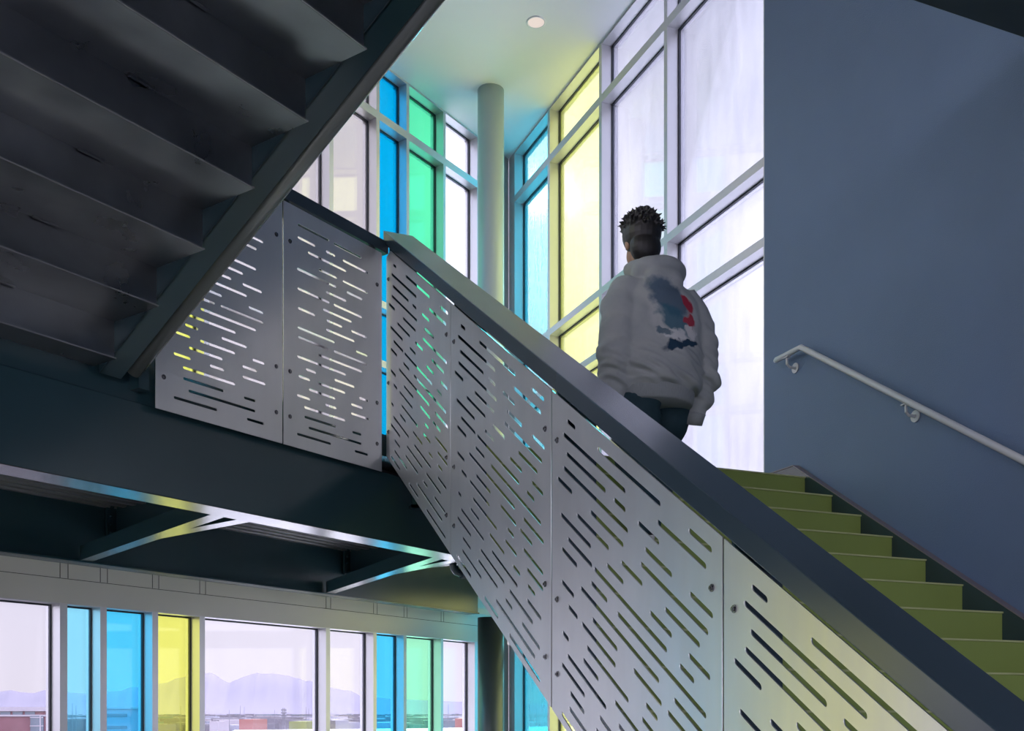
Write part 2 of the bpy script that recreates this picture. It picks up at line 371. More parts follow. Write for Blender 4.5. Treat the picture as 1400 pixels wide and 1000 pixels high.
bm = bmesh.new(); box(bm, 1.86, 4.68, 5.985, 6.0, 1.22+ZC, 1.50+ZC); box(bm, 1.86, 4.68, 5.985, 6.1, 1.22+ZC, 1.236+ZC); link('header_beam', bm, M['steel'], ld)

# ------------------------------------------------------------------ upper flight seen from below (L frame)
uf = empty('staircase', L2W(1.3, 2.5)+(0,), ROT_L); tag(uf, 'dark steel stair flight seen from underneath, rising overhead from the landing', 'staircase')
def UZ(n): return 1.509 + .5657*(3.952-n) + ZC    # line through the lower step corners
T0, T1 = -.25, 2.75
K0 = 0
dn_, dz_ = .2864, .162
ns, zs = 3.952, 1.509+ZC
for k in range(12):
    nb = ns - dn_*k; zb = zs + dz_*k        # lower corner: back of tread, foot of the riser above it
    bm = bmesh.new()
    box(bm, T0-1.3, T1-1.3, nb-.010-2.5, nb+dn_-2.5, zb+.001, zb+.007)          # tread plate ending in a small lip
    box(bm, T0-1.3, T1-1.3, nb-.0-2.5, nb+.006-2.5, zb+.007, zb+dz_+.002)       # riser plate
    box(bm, T0-1.3, T1-1.3, nb-.0155-2.5, nb-.012-2.5, zb+.001, zb+.006, 1)          # lip highlight put into a brighter strip
    for t in (0.35,1.35,2.2): box(bm, t-1.3, t+.1-1.3, nb+dn_-.016-2.5, nb+dn_-.006-2.5, zb-.006, zb+.0005)
    link('step', bm, [M['soffit'], M['lip']], uf)
def strg(t0, t1, lip):
    bm = bmesh.new()
    nlo, nhi = 4.06, .64
    def zb(n): return 1.575 + .59*(3.98-n) - .055 + ZC
    pl = [(nlo-2.5, zb(nlo)), (nhi-2.5, zb(nhi)), (nhi-2.5, zb(nhi)+.33), (nlo-2.5, zb(nlo)+.33)]
    xprism(bm, pl, t0-1.3, t0+.012-1.3)
    # top and bottom flanges of the channel
    for dz in (.0, .318): xprism(bm, [(nlo-2.5, zb(nlo)+dz), (nhi-2.5, zb(nhi)+dz), (nhi-2.5, zb(nhi)+dz+.014), (nlo-2.5, zb(nlo)+dz+.014)], t0-1.3, t1-1.3)
    return link('stringer', bm, M['steel'], uf, bevel=.002)
strg(T1, T1+.11, 1)
strg(T0-.10, T0, 1)
# outer round-edged guard base of the flight (lit edge put into a lighter paint)
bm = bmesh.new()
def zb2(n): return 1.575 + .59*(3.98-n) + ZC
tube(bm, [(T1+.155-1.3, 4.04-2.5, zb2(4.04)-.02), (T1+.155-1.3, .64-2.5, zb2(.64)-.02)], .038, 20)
link('edge_tube', bm, paint('satin tube paint lightened for highlight', (.12,.13,.12), .22, .6), uf, smooth=True)

# ------------------------------------------------------------------ setting
def struct(name, bm, mat, label, cat, **k):
    o = link(name, bm, mat, **k); tag(o, label, cat, kind='structure'); return o
bm = bmesh.new(); 
prism(bm, [(-9,-9),(4.99,-9),(4.99,11.62),(4.70,11.60),Lp(-11,7.25)], -.25, 0)
struct('floor', bm, M['floor'], 'pale concrete floor at the foot of the stairs', 'floor')
bm = bmesh.new(); CH = 6.556+ZC
prism(bm, [(-9,-9),(4.99,-9),(4.99,11.62),(4.70,11.60),Lp(-11,7.25)], CH, CH+.3)
struct('ceiling', bm, M['white'], 'pale ceiling above the tall window corner', 'ceiling')
bm = bmesh.new(); box(bm, 4.745, 5.02, -9, 6.497, 0, CH)
struct('wall_right', bm, M['blue'], 'slate blue painted wall with the pale handrail', 'wall')
bm = bmesh.new(); prism(bm, [(4.74,-9),(4.74,3.785),(2.6,3.785),(2.6,2.30),(-9,-5.19),(-9,-9)], 3.30+ZC, 3.62+ZC)
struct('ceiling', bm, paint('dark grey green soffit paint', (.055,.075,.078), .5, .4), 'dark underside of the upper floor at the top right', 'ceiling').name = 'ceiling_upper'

# window wall on the left (L frame), glass set .13 behind the inner face
NW, GD = 7.10, .13
def wallL(name, mull, z0, z1, trans, label, kids=True):
    bm = bmesh.new()
    for a,b in mull: box(bm, a, b, NW, NW+GD+.05, z0, z1)
    A, B = mull[0][0], mull[-1][1]
    for a,b in trans:
        for (m0,m1) in zip(mull, mull[1:]): box(bm, m0[1], m1[0], NW+.0005, NW+GD+.05, a, b)
    return struct(name, bm, M['frame'], label, 'window frame', rz=ROT_L)
lowm = [(-10.0,-9.9),(-7.6,-7.54),(-5.4,-5.34),(-3.2,-3.14),(-1.0,-.94),(.95,1.01),(2.40,2.46),(3.05,3.11),(4.488,4.547),(4.82,4.876),(5.286,5.341),(5.75,5.805),(7.225,7.281),(7.89,7.939),(8.356,8.40),(8.974,9.015),(9.593,10.26)]
lowc = ['clearL']*5+['gyellow','gblue','clearL','gcyan','gblue','gyellow','clearL','clearL','gblue','ggreen','clearL']
uppc = [{'clearL':'uclear','gblue':'ublue','ggreen':'ugreen','gyellow':'uyellow','gcyan':'ucyan'}[c] for c in lowc]; uppc[-1] = 'clearL'
uppm = [(a+.045,b+.045) if a < 9.5 else (9.639,10.26) for a,b in lowm]
trA, trB, trC = (5.965+ZC,6.045+ZC), (4.09+ZC,4.16+ZC), (3.49+ZC,3.56+ZC)
UZ0, UZ1 = 1.78+ZC, 6.535+ZC
wallL('trim_1', lowm, 0.0, .806+ZC, [(0,.10),(.80+ZC,.806+ZC)], 'light grey mullions of the left windows below the landing')
wallL('trim_2', uppm, UZ0-.08, CH, [(UZ0-.08,UZ0),trC,trB,trA,(UZ1,CH)], 'light grey mullions of the left windows above the landing')
cname = {'ryellow':'yellow','rblue':'blue','clearL':'clear','clear':'clear','gyellow':'yellow','gblue':'blue','ggreen':'green','gcyan':'pale cyan'}
WN = [0]
def pane_set(frameRot, spans, zr, mat, label, plane, axis):
    """one bay: panes plus their dark gaskets; axis 'L' = x along wall, y=plane ; 'R' = y along wall, x=plane"""
    WN[0] += 1
    bm = bmesh.new(); bg = bmesh.new(); a, b = spans
    gk = .012; 
    for z0,z1 in zr:
        if axis == 'L':
            box(bm, a, b, plane, plane+.02, z0, z1)
            for q in ((a,a+gk,z0,z1),(b-gk,b,z0,z1),(a+gk,b-gk,z0,z0+gk),(a+gk,b-gk,z1-gk,z1)): box(bg, q[0],q[1],plane-.022,plane-.001,q[2],q[3])
        else:
            box(bm, plane, plane+.02, a, b, z0, z1)
            for q in ((a,a+gk,z0,z1),(b-gk,b,z0,z1),(a+gk,b-gk,z0,z0+gk),(a+gk,b-gk,z1-gk,z1)): box(bg, plane-.022,plane-.001,q[0],q[1],q[2],q[3])
    o = link('window_%d' % WN[0], bm, M[mat], rz=frameRot); tag(o, label, 'window', kind='structure')
    o2 = link('gasket', bg, M['gasket'], o)
    return o
ordn = ['first','second','third','fourth','fifth','sixth','seventh','eighth','ninth','tenth','eleventh','twelfth','thirteenth','fourteenth','fifteenth','sixteenth']
for i,(m0,m1) in enumerate(zip(lowm, lowm[1:])):
    pane_set(ROT_L, (m0[1], m1[0]), [(.10,.80+ZC)], lowc[i], '%s glass window below the landing, %s bay of the left window wall' % (cname[lowc[i]], ordn[i]), NW+GD, 'L')
for i,(m0,m1) in enumerate(zip(uppm, uppm[1:])):
    pane_set(ROT_L, (m0[1], m1[0]), [(UZ0,trC[0]),(trC[1],trB[0]),(trB[1],trA[0]),(trA[1],UZ1)], uppc[i], '%s glass window above the landing, %s bay of the left window wall' % (cname[lowc[i]], ordn[i]), NW+GD, 'L')
bm = bmesh.new()     # spandrel between the two rows of windows
box(bm, -10, 10.24, NW, NW+GD+.05, .806+ZC, .985+ZC); box(bm, -10, 10.24, NW-.004, NW+GD+.05, .989+ZC, UZ0-.08)
box(bm, -10, 9.6, 6.78, NW-.004, 1.115+ZC, 1.135+ZC, 0)
box(bm, -10, 9.6, 6.765, 6.78, 1.075+ZC, 1.135+ZC, 0)
for a,b in lowm[:-1]:
    for t in (a-.005,b): box(bm, t, t+.005, NW-.0055, NW-.0035, .99+ZC, 1.115+ZC, 1)
box(bm, -10, 10.24, NW-.002, NW+.01, .985+ZC, .989+ZC, 1)
struct('trim_3', bm, [M['header'], M['joint']], 'light grey jointed header band over the lower left windows', 'window header', rz=ROT_L)

# window wall on the right (W frame)
PW = 4.775
rm = [(6.505,6.55),(7.929,7.985),(9.158,9.214),(10.37,10.426),(11.35,11.60)]
bm = bmesh.new()
for a,b in rm: box(bm, PW, PW+GD+.05, a, b, 0, CH)
for a,b in [(0,.1),(.80+ZC,.985+ZC),(1.30+ZC,1.70+ZC),trC,trB,trA,(UZ1,CH)]:
    for m0,m1 in zip(rm, rm[1:]): box(bm, PW+.0005, PW+GD+.05, m0[1], m1[0], a, b)
struct('trim_4', bm, M['frame'], 'light grey mullion grid of the tall right window wall', 'window frame')
rc = ['clear','clear','ryellow','rblue']; rn = ['beside the blue wall','behind the person','left of the person','nearest the corner']
for i,(m0,m1) in enumerate(zip(rm, rm[1:])):
    pane_set(0, (m0[1], m1[0]), [(.10,.80+ZC),(.985+ZC,1.30+ZC),(1.70+ZC,trC[0]),(trC[1],trB[0]),(trB[1],trA[0]),(trA[1],UZ1)], rc[i], 'tall %s glass window of the right wall, %s' % (cname[rc[i]], rn[i]), PW+GD, 'R')
# column
cl_ = empty('round_column', (4.077,10.337,0)); tag(cl_, 'slim round column in the corner where the window walls meet', 'column', kind='structure')
M['shaded_shaft'] = paint('column paint darkened by shade', (.055,.075,.08), .35, .5)  # same column; shade under the landing put into a darker colour
for nm,z0,z1,mt in (('shaded_shaft',0,1.0+ZC,'shaded_shaft'),('upper_shaft',1.63+ZC,CH,'column')):
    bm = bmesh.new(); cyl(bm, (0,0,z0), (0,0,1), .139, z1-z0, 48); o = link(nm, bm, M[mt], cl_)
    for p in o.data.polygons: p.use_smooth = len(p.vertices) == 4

# handrail on the blue wall
hr = empty('handrail', (4.66, 6.0, 2.5+ZC)); tag(hr, 'pale grey handrail fixed to the blue wall on round brackets', 'handrail')
def hp(x,y,z): return Vector((x-4.66, y-6.0, z-2.5))
xr = 4.665
pB = (xr,5.971,2.536)
s2 = 1.2; pC = (xr, s2, 2.536-SLO*(5.971-s2))
bm = bmesh.new()
def sqbar(bm, a, b, w=.019, h=.019):
    beam_between(bm, hp(*a), hp(*b), [(-w,-h+.004),(-w+.004,-h),(w-.004,-h),(w,-h+.004),(w,h-.004),(w-.004,h),(-w+.004,h),(-w,h-.004)])
tube(bm, [hp(xr,6.262,2.529), hp(xr,6.245,2.531), hp(*pB), hp(*pC)], [.014,.021,.021,.021], 16)
link('rail', bm, M['hand'], hr, smooth=True)
SB2 = 4.975
def bracket(s, z, on):
    bm = bmesh.new()
    zz = z-.085
    cyl(bm, hp(4.744, s, zz), (-1,0,0), .036, .008, 28); cyl(bm, hp(4.737, s, zz), (-1,0,0), .012, .008, 16)
    tube(bm, [hp(4.737,s,zz), hp(4.69,s,zz), hp(4.668,s,zz+.018), hp(4.665,s,z-.018)], [.009,.009,.009,.008], 10)
    box(bm, 4.650-4.66, 4.680-4.66, s-.03-6, s+.03-6, z-.024-2.5, z-.018-2.5)
    link('bracket', bm, M['hand'], hr)
bracket(6.128, 2.533, 0)
for k in range(4):
    s = SB2 - k*1.2; bracket(s, 2.536-SLO*(5.971-s)-.002, 1)

# ceiling downlight
dl = empty('ceiling_light', (0,0,0)); tag(dl, 'small round recessed downlight in the pale ceiling', 'ceiling light')
Yd = 10.0; Xd = .0229*Yd; dp = (.9227*Xd+.3855*Yd, -.3855*Xd+.9227*Yd); dl.location = (dp[0], dp[1], CH)
bm = bmesh.new()
seg = 40; rings = [(.092,-.0005),(.092,-.006),(.080,-.008),(.076,-.002)]
vr = [[bm.verts.new((r*math.cos(2*PI*k/seg), r*math.sin(2*PI*k/seg), z)) for k in range(seg)] for r,z in rings]
for a,b in zip(vr, vr[1:]):
    for k in range(seg): bm.faces.new((a[k],a[(k+1)%seg],b[(k+1)%seg],b[k]))
link('trim_ring', bm, M['white'], dl, smooth=True)
bm = bmesh.new(); cyl(bm, (0,0,-.004), (0,0,1), .076, .003, 40); link('diffuser', bm, emis('warm diffuser', (1,.86,.78), .75), dl)

# drain pipe under the landing
dpm = empty('drain_pipe', (0,0,0)); tag(dpm, 'short dark elbow pipe under the landing behind the guard', 'pipe')
tt = tL(619, 4.45); c0 = L2W(tt, 4.45)
bm = bmesh.new(); zt = 1.25+ZC; zl = .965+ZC
pts = [(c0[0],c0[1],zt),(c0[0],c0[1],zl+.05)] + [(c0[0]+.05*math.sin(a)*.9, c0[1]+.05*math.sin(a)*.4, zl+.05*(1-math.sin(PI/2-a))*-1+.0) for a in (0,)] 
pts = [Vector((c0[0],c0[1],zt)), Vector((c0[0],c0[1],zl+.06)), Vector((c0[0]+.01,c0[1],zl+.03)), Vector((c0[0]+.03,c0[1]+.01,zl+.01)), Vector((c0[0]+.07,c0[1]+.02,zl)), Vector((c0[0]+.5,c0[1]+.15,zl))]
tube(bm, pts, .026, 16); link('pipe', bm, M['rail'], dpm, smooth=True)
bm = bmesh.new(); tube(bm, [(c0[0],c0[1],zl+.055),(c0[0],c0[1],zl+.085)], .034, 16); tube(bm, [(c0[0]+.065,c0[1]+.019,zl),(c0[0]+.095,c0[1]+.028,zl)], .034, 16); link('collar', bm, M['rail'], dpm)

# ------------------------------------------------------------------ person walking up the stair
def remesh(name, bm, mat, parent, voxel, smooth=6, disp=None):
    me = bpy.data.meshes.new('tmp'); bm.to_mesh(me); bm.free()
    o = bpy.data.objects.new('tmp', me); COL.objects.link(o)
    r = o.modifiers.new('r','REMESH'); r.mode = 'VOXEL'; r.voxel_size = voxel
    if smooth: sm = o.modifiers.new('s','SMOOTH'); sm.iterations = smooth; sm.factor = .5
    bpy.context.view_layer.update()
    m2 = bpy.data.meshes.new_from_object(o.evaluated_get(bpy.context.evaluated_depsgraph_get()))
    bpy.data.objects.remove(o); bpy.data.meshes.remove(me)
    b = bmesh.new(); b.from_mesh(m2); bpy.data.meshes.remove(m2)
    if disp:
        b.normal_update()
        mv = [(v, disp(v.co, v.normal)) for v in b.verts]
        for v,d in mv: v.co = v.co + d
    return link(name, b, mat, parent, smooth=True)
def ell(bm, c, r, seg=20, rings=14, rot=None):
    res = bmesh.ops.create_uvsphere(bm, u_segments=seg, v_segments=rings, radius=1)
    mt = Matrix.Translation(Vector(c)) @ (rot if rot else Matrix.Identity(4)) @ Matrix.Diagonal(Vector(r)).to_4x4()
    bmesh.ops.transform(bm, matrix=mt, verts=res['verts'])
def loft(bm, rings, seg=28):
    vr = []
    for z,cx,cy,rx,ry in rings:
        vr.append([bm.verts.new((cx+rx*math.cos(2*PI*k/seg), cy+ry*math.sin(2*PI*k/seg), z)) for k in range(seg)])
    for a,b in zip(vr, vr[1:]):
        for k in range(seg): bm.faces.new((a[k],a[(k+1)%seg],b[(k+1)%seg],b[k]))
    bm.faces.new(vr[0][::-1]); bm.faces.new(vr[-1])
M['skin'] = paint('skin', (.42,.25,.17), .5, .4, var=.06)
M['hair'] = paint('dark brown hair', (.018,.016,.016), .45, .5, var=.4, scale=40, stretch=(1,1,.2))
M['trouser'] = paint('dark teal navy trousers', (.018,.045,.06), .75, .3, var=.25, scale=12, bump=.3, bscale=30)
M['shoe'] = paint('black shoe', (.03,.03,.03), .5, .4); M['sole'] = paint('white shoe sole', (.6,.6,.58), .6, .4)
M['ribbing'] = paint('grey knitted ribbing', (.27,.29,.30), .9, .2, var=.2, scale=30, stretch=(8,8,.5))
def hoodie_mat():
    m = bpy.data.materials.new('washed grey hoodie with back print'); nt, N, K = nodes(m)
    o = N.new('ShaderNodeOutputMaterial'); b = N.new('ShaderNodeBsdfPrincipled'); K.new(b.outputs[0], o.inputs[0]); b.inputs['Roughness'].default_value = .9
    b.inputs['Specular IOR Level'].default_value = .2
    tc = N.new('ShaderNodeTexCoord')
    nz = N.new('ShaderNodeTexNoise'); nz.inputs['Scale'].default_value = 9; nz.inputs['Detail'].default_value = 6; K.new(tc.outputs['Object'], nz.inputs['Vector'])
    mx = N.new('ShaderNodeMix'); mx.data_type = 'RGBA'; mx.inputs[6].default_value = (.27,.30,.32,1); mx.inputs[7].default_value = (.46,.47,.46,1)
    K.new(nz.outputs['Fac'], mx.inputs[0]); cur = mx.outputs[2]
    wv = N.new('ShaderNodeTexNoise'); wv.inputs['Scale'].default_value = 14; wv.inputs['Detail'].default_value = 4
    K.new(tc.outputs['Object'], wv.inputs['Vector'])
    vm = N.new('ShaderNodeVectorMath'); vm.operation = 'MULTIPLY_ADD'; vm.inputs[1].default_value = (.11,.0,.11)
    K.new(wv.outputs['Color'], vm.inputs[0]); K.new(tc.outputs['Object'], vm.inputs[2])
    sep = N.new('ShaderNodeSeparateXYZ'); K.new(tc.outputs['Object'], sep.inputs[0])
    back = N.new('ShaderNodeMath'); back.operation = 'LESS_THAN'; back.inputs[1].default_value = .06; K.new(sep.outputs['Y'], back.inputs[0])
    def blob(cx, cz, rx, rz, ang, col, fac=1.0):
        nonlocal cur
        mp = N.new('ShaderNodeMapping'); mp.vector_type = 'TEXTURE'; mp.inputs['Location'].default_value = (cx+.055,0,cz+.055); mp.inputs['Rotation'].default_value = (0,ang,0)
        mp.inputs['Scale'].default_value = (rx,100,rz); K.new(vm.outputs[0], mp.inputs[0])
        ln = N.new('ShaderNodeVectorMath'); ln.operation = 'LENGTH'; K.new(mp.outputs[0], ln.inputs[0])
        r = N.new('ShaderNodeMapRange'); r.inputs[1].default_value = .8; r.inputs[2].default_value = 1.1; r.inputs[3].default_value = fac; r.inputs[4].default_value = 0; K.new(ln.outputs['Value'], r.inputs[0])
        q = N.new('ShaderNodeMath'); q.operation = 'MULTIPLY'; K.new(r.outputs[0], q.inputs[0]); K.new(back.outputs[0], q.inputs[1])
        x = N.new('ShaderNodeMix'); x.data_type = 'RGBA'; K.new(q.outputs[0], x.inputs[0]); K.new(cur, x.inputs[6]); x.inputs[7].default_value = col+(1,); cur = x.outputs[2]
    blob(.02,1.21,.155,.19,0,(.50,.51,.51),.8)
    blob(-.02,1.29,.13,.085,.6,(.07,.12,.18),.9)
    blob(.00,1.17,.11,.060,.6,(.05,.14,.20),.9)
    blob(.095,1.27,.040,.058,0,(.42,.035,.07))
    blob(.105,1.175,.050,.034,.2,(.40,.05,.08))
    blob(.06,1.05,.125,.026,-.25,(.02,.05,.09))
    blob(.0,1.085,.07,.032,0,(.70,.70,.70),.8)
    blob(.11,1.12,.04,.025,0,(.66,.64,.64),.8)
    blob(-.06,1.10,.05,.02,.3,(.04,.10,.15),.8)
    K.new(cur, b.inputs['Base Color'])
    n2 = N.new('ShaderNodeTexNoise'); n2.inputs['Scale'].default_value = 300; K.new(tc.outputs['Object'], n2.inputs['Vector'])
    bp = N.new('ShaderNodeBump'); bp.inputs['Strength'].default_value = .3; bp.inputs['Distance'].default_value = .002; K.new(n2.outputs['Fac'], bp.inputs['Height']); K.new(bp.outputs[0], b.inputs['Normal'])
    return m
M['hoodie'] = hoodie_mat()
FX, FY = 2.945, 4.93
FZ = Z_TOP - 4*RISE
pr = empty('person', (FX, FY, FZ+.002)); tag(pr, 'person in a baggy grey printed hoodie and dark trousers walking up the green stair', 'person')
# body
bm = bmesh.new()
HC = Vector((-.045, .175, 1.675))
ell(bm, HC+Vector((0,-.008,.02)), (.076,.096,.10)); ell(bm, HC+Vector((0,.035,-.045)), (.058,.062,.075)); ell(bm, HC+Vector((0,.05,-.09)), (.038,.04,.03))
tube(bm, [HC+Vector((0,.082,.01)), HC+Vector((0,.106,-.022)), HC+Vector((0,.09,-.032))], [.009,.016,.013], 10)     # nose
ell(bm, HC+Vector((0,.088,-.062)), (.026,.010,.011))                                                            # lips
for sx_ in (-1,1):
    ell(bm, HC+Vector((.034*sx_,.074,.004)), (.016,.014,.011)); ell(bm, HC+Vector((.082*sx_,-.005,-.012)), (.012,.022,.034))
tube(bm, [(-.012,.10,1.43),(-.02,.125,1.50),HC+Vector((0,-.01,-.06))], [.075,.060,.055], 20)
loft(bm, [(.86,0,.09,.15,.11),(.95,0,.09,.165,.12),(1.10,0,.09,.145,.10),(1.25,0,.09,.165,.11),(1.38,0,.10,.18,.10),(1.45,-.005,.105,.12,.08)], 24)
arms = {-1: [(-.16,.10,1.40),(-.215,.06,1.16),(-.235,.09,.96),(-.24,.12,.89)], 1: [(.16,.10,1.40),(.235,.06,1.16),(.255,.08,.96),(.26,.105,.89)]}
for sx_, a in arms.items():
    tube(bm, a, [.055,.045,.032,.026], 14)
    w_ = Vector(a[3]); dn = Vector((0,.28,-.96)).normalized(); fw = Vector((0,.96,.28)).normalized(); sd_ = Vector((sx_,0,0))
    ell(bm, w_+dn*.045, (.018,.042,.05), rot=Matrix.Rotation(-.28,4,'X'))
    for q,(of,ln_) in enumerate(((.030,.066),(.011,.076),(-.009,.070),(-.028,.054))):
        b0 = w_+dn*.082+fw*of; b1 = b0+dn*ln_*.5-sd_*.006; b2 = b1+dn*ln_*.5-sd_*.018
        tube(bm, [b0-dn*.02, b0, b1, b2], [.0095,.0095,.0088,.007], 8)
    t0 = w_+dn*.03+fw*.034; tube(bm, [t0, t0+dn*.028+fw*.018-sd_*.008, t0+dn*.058+fw*.020-sd_*.018], [.012,.010,.008], 8)
legs = {-1: [(-.10,.09,.90),(-.115,.11,.50),(-.115,.0,.09)], 1: [(.14,.10,.90),(.17,.33,.62),(.13,.28,.27)]}
for sx_, a in legs.items(): tube(bm, [a[0], (Vector(a[0])+Vector(a[1]))/2, a[1], (Vector(a[1])*.6+Vector(a[2])*.4), a[2]], [.085,.075,.055,.055,.036], 16); ell(bm, Vector(a[2])+Vector((0,.06,-.045)), (.035,.10,.03))
body = remesh('body', bm, M['skin'], pr, .0052, 4)
for sx_ in (-1,1):
    bm = bmesh.new(); ell(bm, HC+Vector((.034*sx_,.080,.006)), (.0115,.0115,.0095), 14, 10); link('eye', bm, M['sole'], body, smooth=True)
# hair: cap plus ragged locks
bm = bmesh.new()
ell(bm, HC+Vector((0,-.020,.052)), (.106,.118,.118)); ell(bm, HC+Vector((0,-.060,-.035)), (.090,.074,.092)); ell(bm, HC+Vector((0,.03,.085)), (.080,.085,.06))
rnd = random.Random(3)
for k in range(420):
    th = rnd.uniform(0,2*PI); ph = rnd.uniform(.0,1.45)
    d = Vector((math.sin(ph)*math.cos(th), math.sin(ph)*math.sin(th), math.cos(ph)))
    if d.y > .45 and d.z < .55: continue
    p0 = HC+Vector((0,-.020,.050))+Vector((d.x*.102, d.y*.114, d.z*.114))
    dr = (d+Vector((rnd.uniform(-.6,.6),rnd.uniform(-.6,.6),rnd.uniform(-.3,.6)))).normalized(); l = rnd.uniform(.020,.046)
    tube(bm, [p0, p0+dr*l*.6, p0+dr*l+Vector((0,0,-.004))], [.009,.006,.002], 6)
hair = remesh('hair', bm, M['hair'], body, .0042, 1)
# hoodie
bm = bmesh.new()
loft(bm, [(.775,0,.085,.205,.155),(.83,0,.085,.215,.16),(.86,0,.085,.262,.20),(.95,0,.08,.275,.212),(1.08,0,.08,.268,.205),(1.20,0,.08,.265,.20),(1.31,0,.09,.258,.185),(1.39,0,.10,.225,.155),(1.44,-.005,.11,.165,.125),(1.475,-.01,.115,.115,.11)], 36)
sl = {-1: [(-.15,.10,1.365),(-.215,.08,1.27),(-.25,.05,1.12),(-.258,.06,.96),(-.25,.11,.80),(-.245,.13,.745)], 1: [(.15,.10,1.365),(.215,.08,1.27),(.262,.05,1.12),(.278,.06,.96),(.275,.10,.81),(.268,.115,.745)]}
for sx_, a in sl.items(): tube(bm, a, [.115,.112,.104,.098,.080,.058], 20)
# hood lying behind the neck, and its rim round the collar
ell(bm, (-.02,.02,1.455), (.165,.115,.075), rot=Matrix.Rotation(-.5,4,'X')); ell(bm, (-.02,-.05,1.40), (.115,.065,.085), rot=Matrix.Rotation(-.2,4,'X'))
for k in range(13):
    a = PI*(.0+1.0*k/12); 
    c0 = Vector((-.02+.115*math.cos(a), .12-.125*math.sin(a), 1.495))
    ell(bm, c0, (.046,.046,.040), 10, 8)
tube(bm, [(.085,.13,1.50),(.04,.20,1.455),(-.02,.225,1.43),(-.08,.20,1.455),(-.12,.13,1.50)], .035, 12)
def folds(co, n):
    p = co*1.0
    a = noise.noise(Vector((p.x*5, p.y*5, p.z*11+p.x*5)))*.016
    low = max(0, min(1, (1.12-p.z)/.25)) * max(0, min(1,(p.z-.80)/.06))
    a += noise.noise(Vector((p.x*7+3, p.y*7, p.z*34+p.x*14)))*.034*low
    arm = max(0,min(1,(abs(p.x)-.22)/.06)); a += math.sin(p.z*62+p.y*25+noise.noise(p*9)*4)*.0050*arm*(1 if p.z<1.25 else .2)
    return n*a
hood = remesh('hoodie', bm, M['hoodie'], pr, .0085, 8, folds)
bm = bmesh.new(); loft(bm, [(.765,0,.085,.208,.158),(.775,0,.085,.216,.166),(.80,0,.085,.222,.170),(.835,0,.085,.226,.174),(.85,0,.085,.22,.17)], 48)
for v in bm.verts:
    a = math.atan2(v.co.y-.085, v.co.x); v.co.x *= 1+.006*math.cos(a*90)
link('hem_band', bm, M['ribbing'], hood, smooth=True)
for sx_, a in sl.items():
    bm = bmesh.new(); tube(bm, [Vector(a[4])*.25+Vector(a[5])*.75, a[5], Vector(a[5])+Vector((0,.012,-.045))], [.062,.058,.050], 20); link('cuff', bm, M['ribbing'], hood, smooth=True)
# trousers
bm = bmesh.new()
loft(bm, [(.80,.03,.10,.195,.135),(.92,.012,.09,.198,.14),(1.0,0,.09,.165,.125)], 24)
for sx_, a in legs.items():
    a0, a1, a2 = map(Vector, a)
    tube(bm, [a0+Vector((0,0,.02)), a0*.5+a1*.5, a1, a1*.5+a2*.5, a2+Vector((0,0,.02)), a2+Vector((0,.005,-.045))], [.11,.13,.115,.09,.082,.085], 20)
def tf(co, n): return n*(noise.noise(Vector((co.x*6, co.y*6, co.z*16)))*.014)
remesh('trousers', bm, M['trouser'], pr, .009, 5, tf)
for sx_, a in legs.items():
    z0 = Vector(a[2]).z-.09
    bm = bmesh.new(); ell(bm, Vector(a[2])+Vector((0,.03,-.025)), (.045,.085,.055)); ell(bm, Vector(a[2])+Vector((0,.10,-.045)), (.045,.085,.035)); ell(bm, Vector(a[2])+Vector((0,-.02,-.03)), (.04,.05,.05))
    for v in bm.verts: v.co.z = max(v.co.z, z0+.022)
    sh = remesh('shoe', bm, M['shoe'], pr, .006, 3)
    bm = bmesh.new(); c = Vector(a[2]); pl = []
    for k in range(28):
        th = 2*PI*k/28; pl.append((c.x+.048*math.cos(th)*(1+.08*math.sin(th)), c.y+.05+.135*math.sin(th)))
    prism(bm, pl, z0, z0+.026); link('sole', bm, M['sole'], sh)


# ------------------------------------------------------------------ outside
f_ = 1441.0
def outp(u, Y, z):     # a point of the country outside: sideways fraction u/f at depth Y (camera-facing axes), height z
    X = (u-700)/f_*Y; return (.9227*X+.3855*Y, -.3855*X+.9227*Y, z)
GZ = ZC-13.0
M['ground'] = paint('hazy desert ground', (.12,.105,.12), .95, .1, var=.3, scale=.01)
M['hill'] = paint('distant rock with haze colour', (.205,.190,.235), 1.0, .0, var=.06, scale=.0008)  # air haze over the distance put into the rock colour
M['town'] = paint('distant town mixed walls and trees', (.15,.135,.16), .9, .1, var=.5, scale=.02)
M['roof'] = paint('bright white roof membrane', (.85,.84,.86), .7, .3, var=.04)
M['brick'] = paint('dusky red brick', (.20,.085,.10), .8, .2, var=.25, scale=.6)
M['band'] = paint('pale parapet band', (.40,.36,.39), .7, .3, var=.1, scale=.5)
M['win'] = paint('dark window glass', (.10,.13,.17), .15, .6, var=.3, scale=.4)
M['bluebl'] = paint('pale cladding', (.28,.28,.34), .6, .3, var=.12, scale=.3)
M['mast'] = paint('dark mast steel', (.16,.15,.18), .6, .3)
M['redroof'] = paint('dusty red roof', (.34,.13,.11), .8, .2, var=.1, scale=.1)
M['lime'] = paint('dry lime green field', (.24,.27,.10), .9, .1, var=.2, scale=.05)
bm = bmesh.new(); prism(bm, [(-20000,-3000),(20000,-3000),(20000,20000),(-20000,20000)], GZ-1, GZ)
tag(link('ground_outside', bm, M['ground']), 'flat hazy desert plain outside the windows', 'ground', kind='structure')
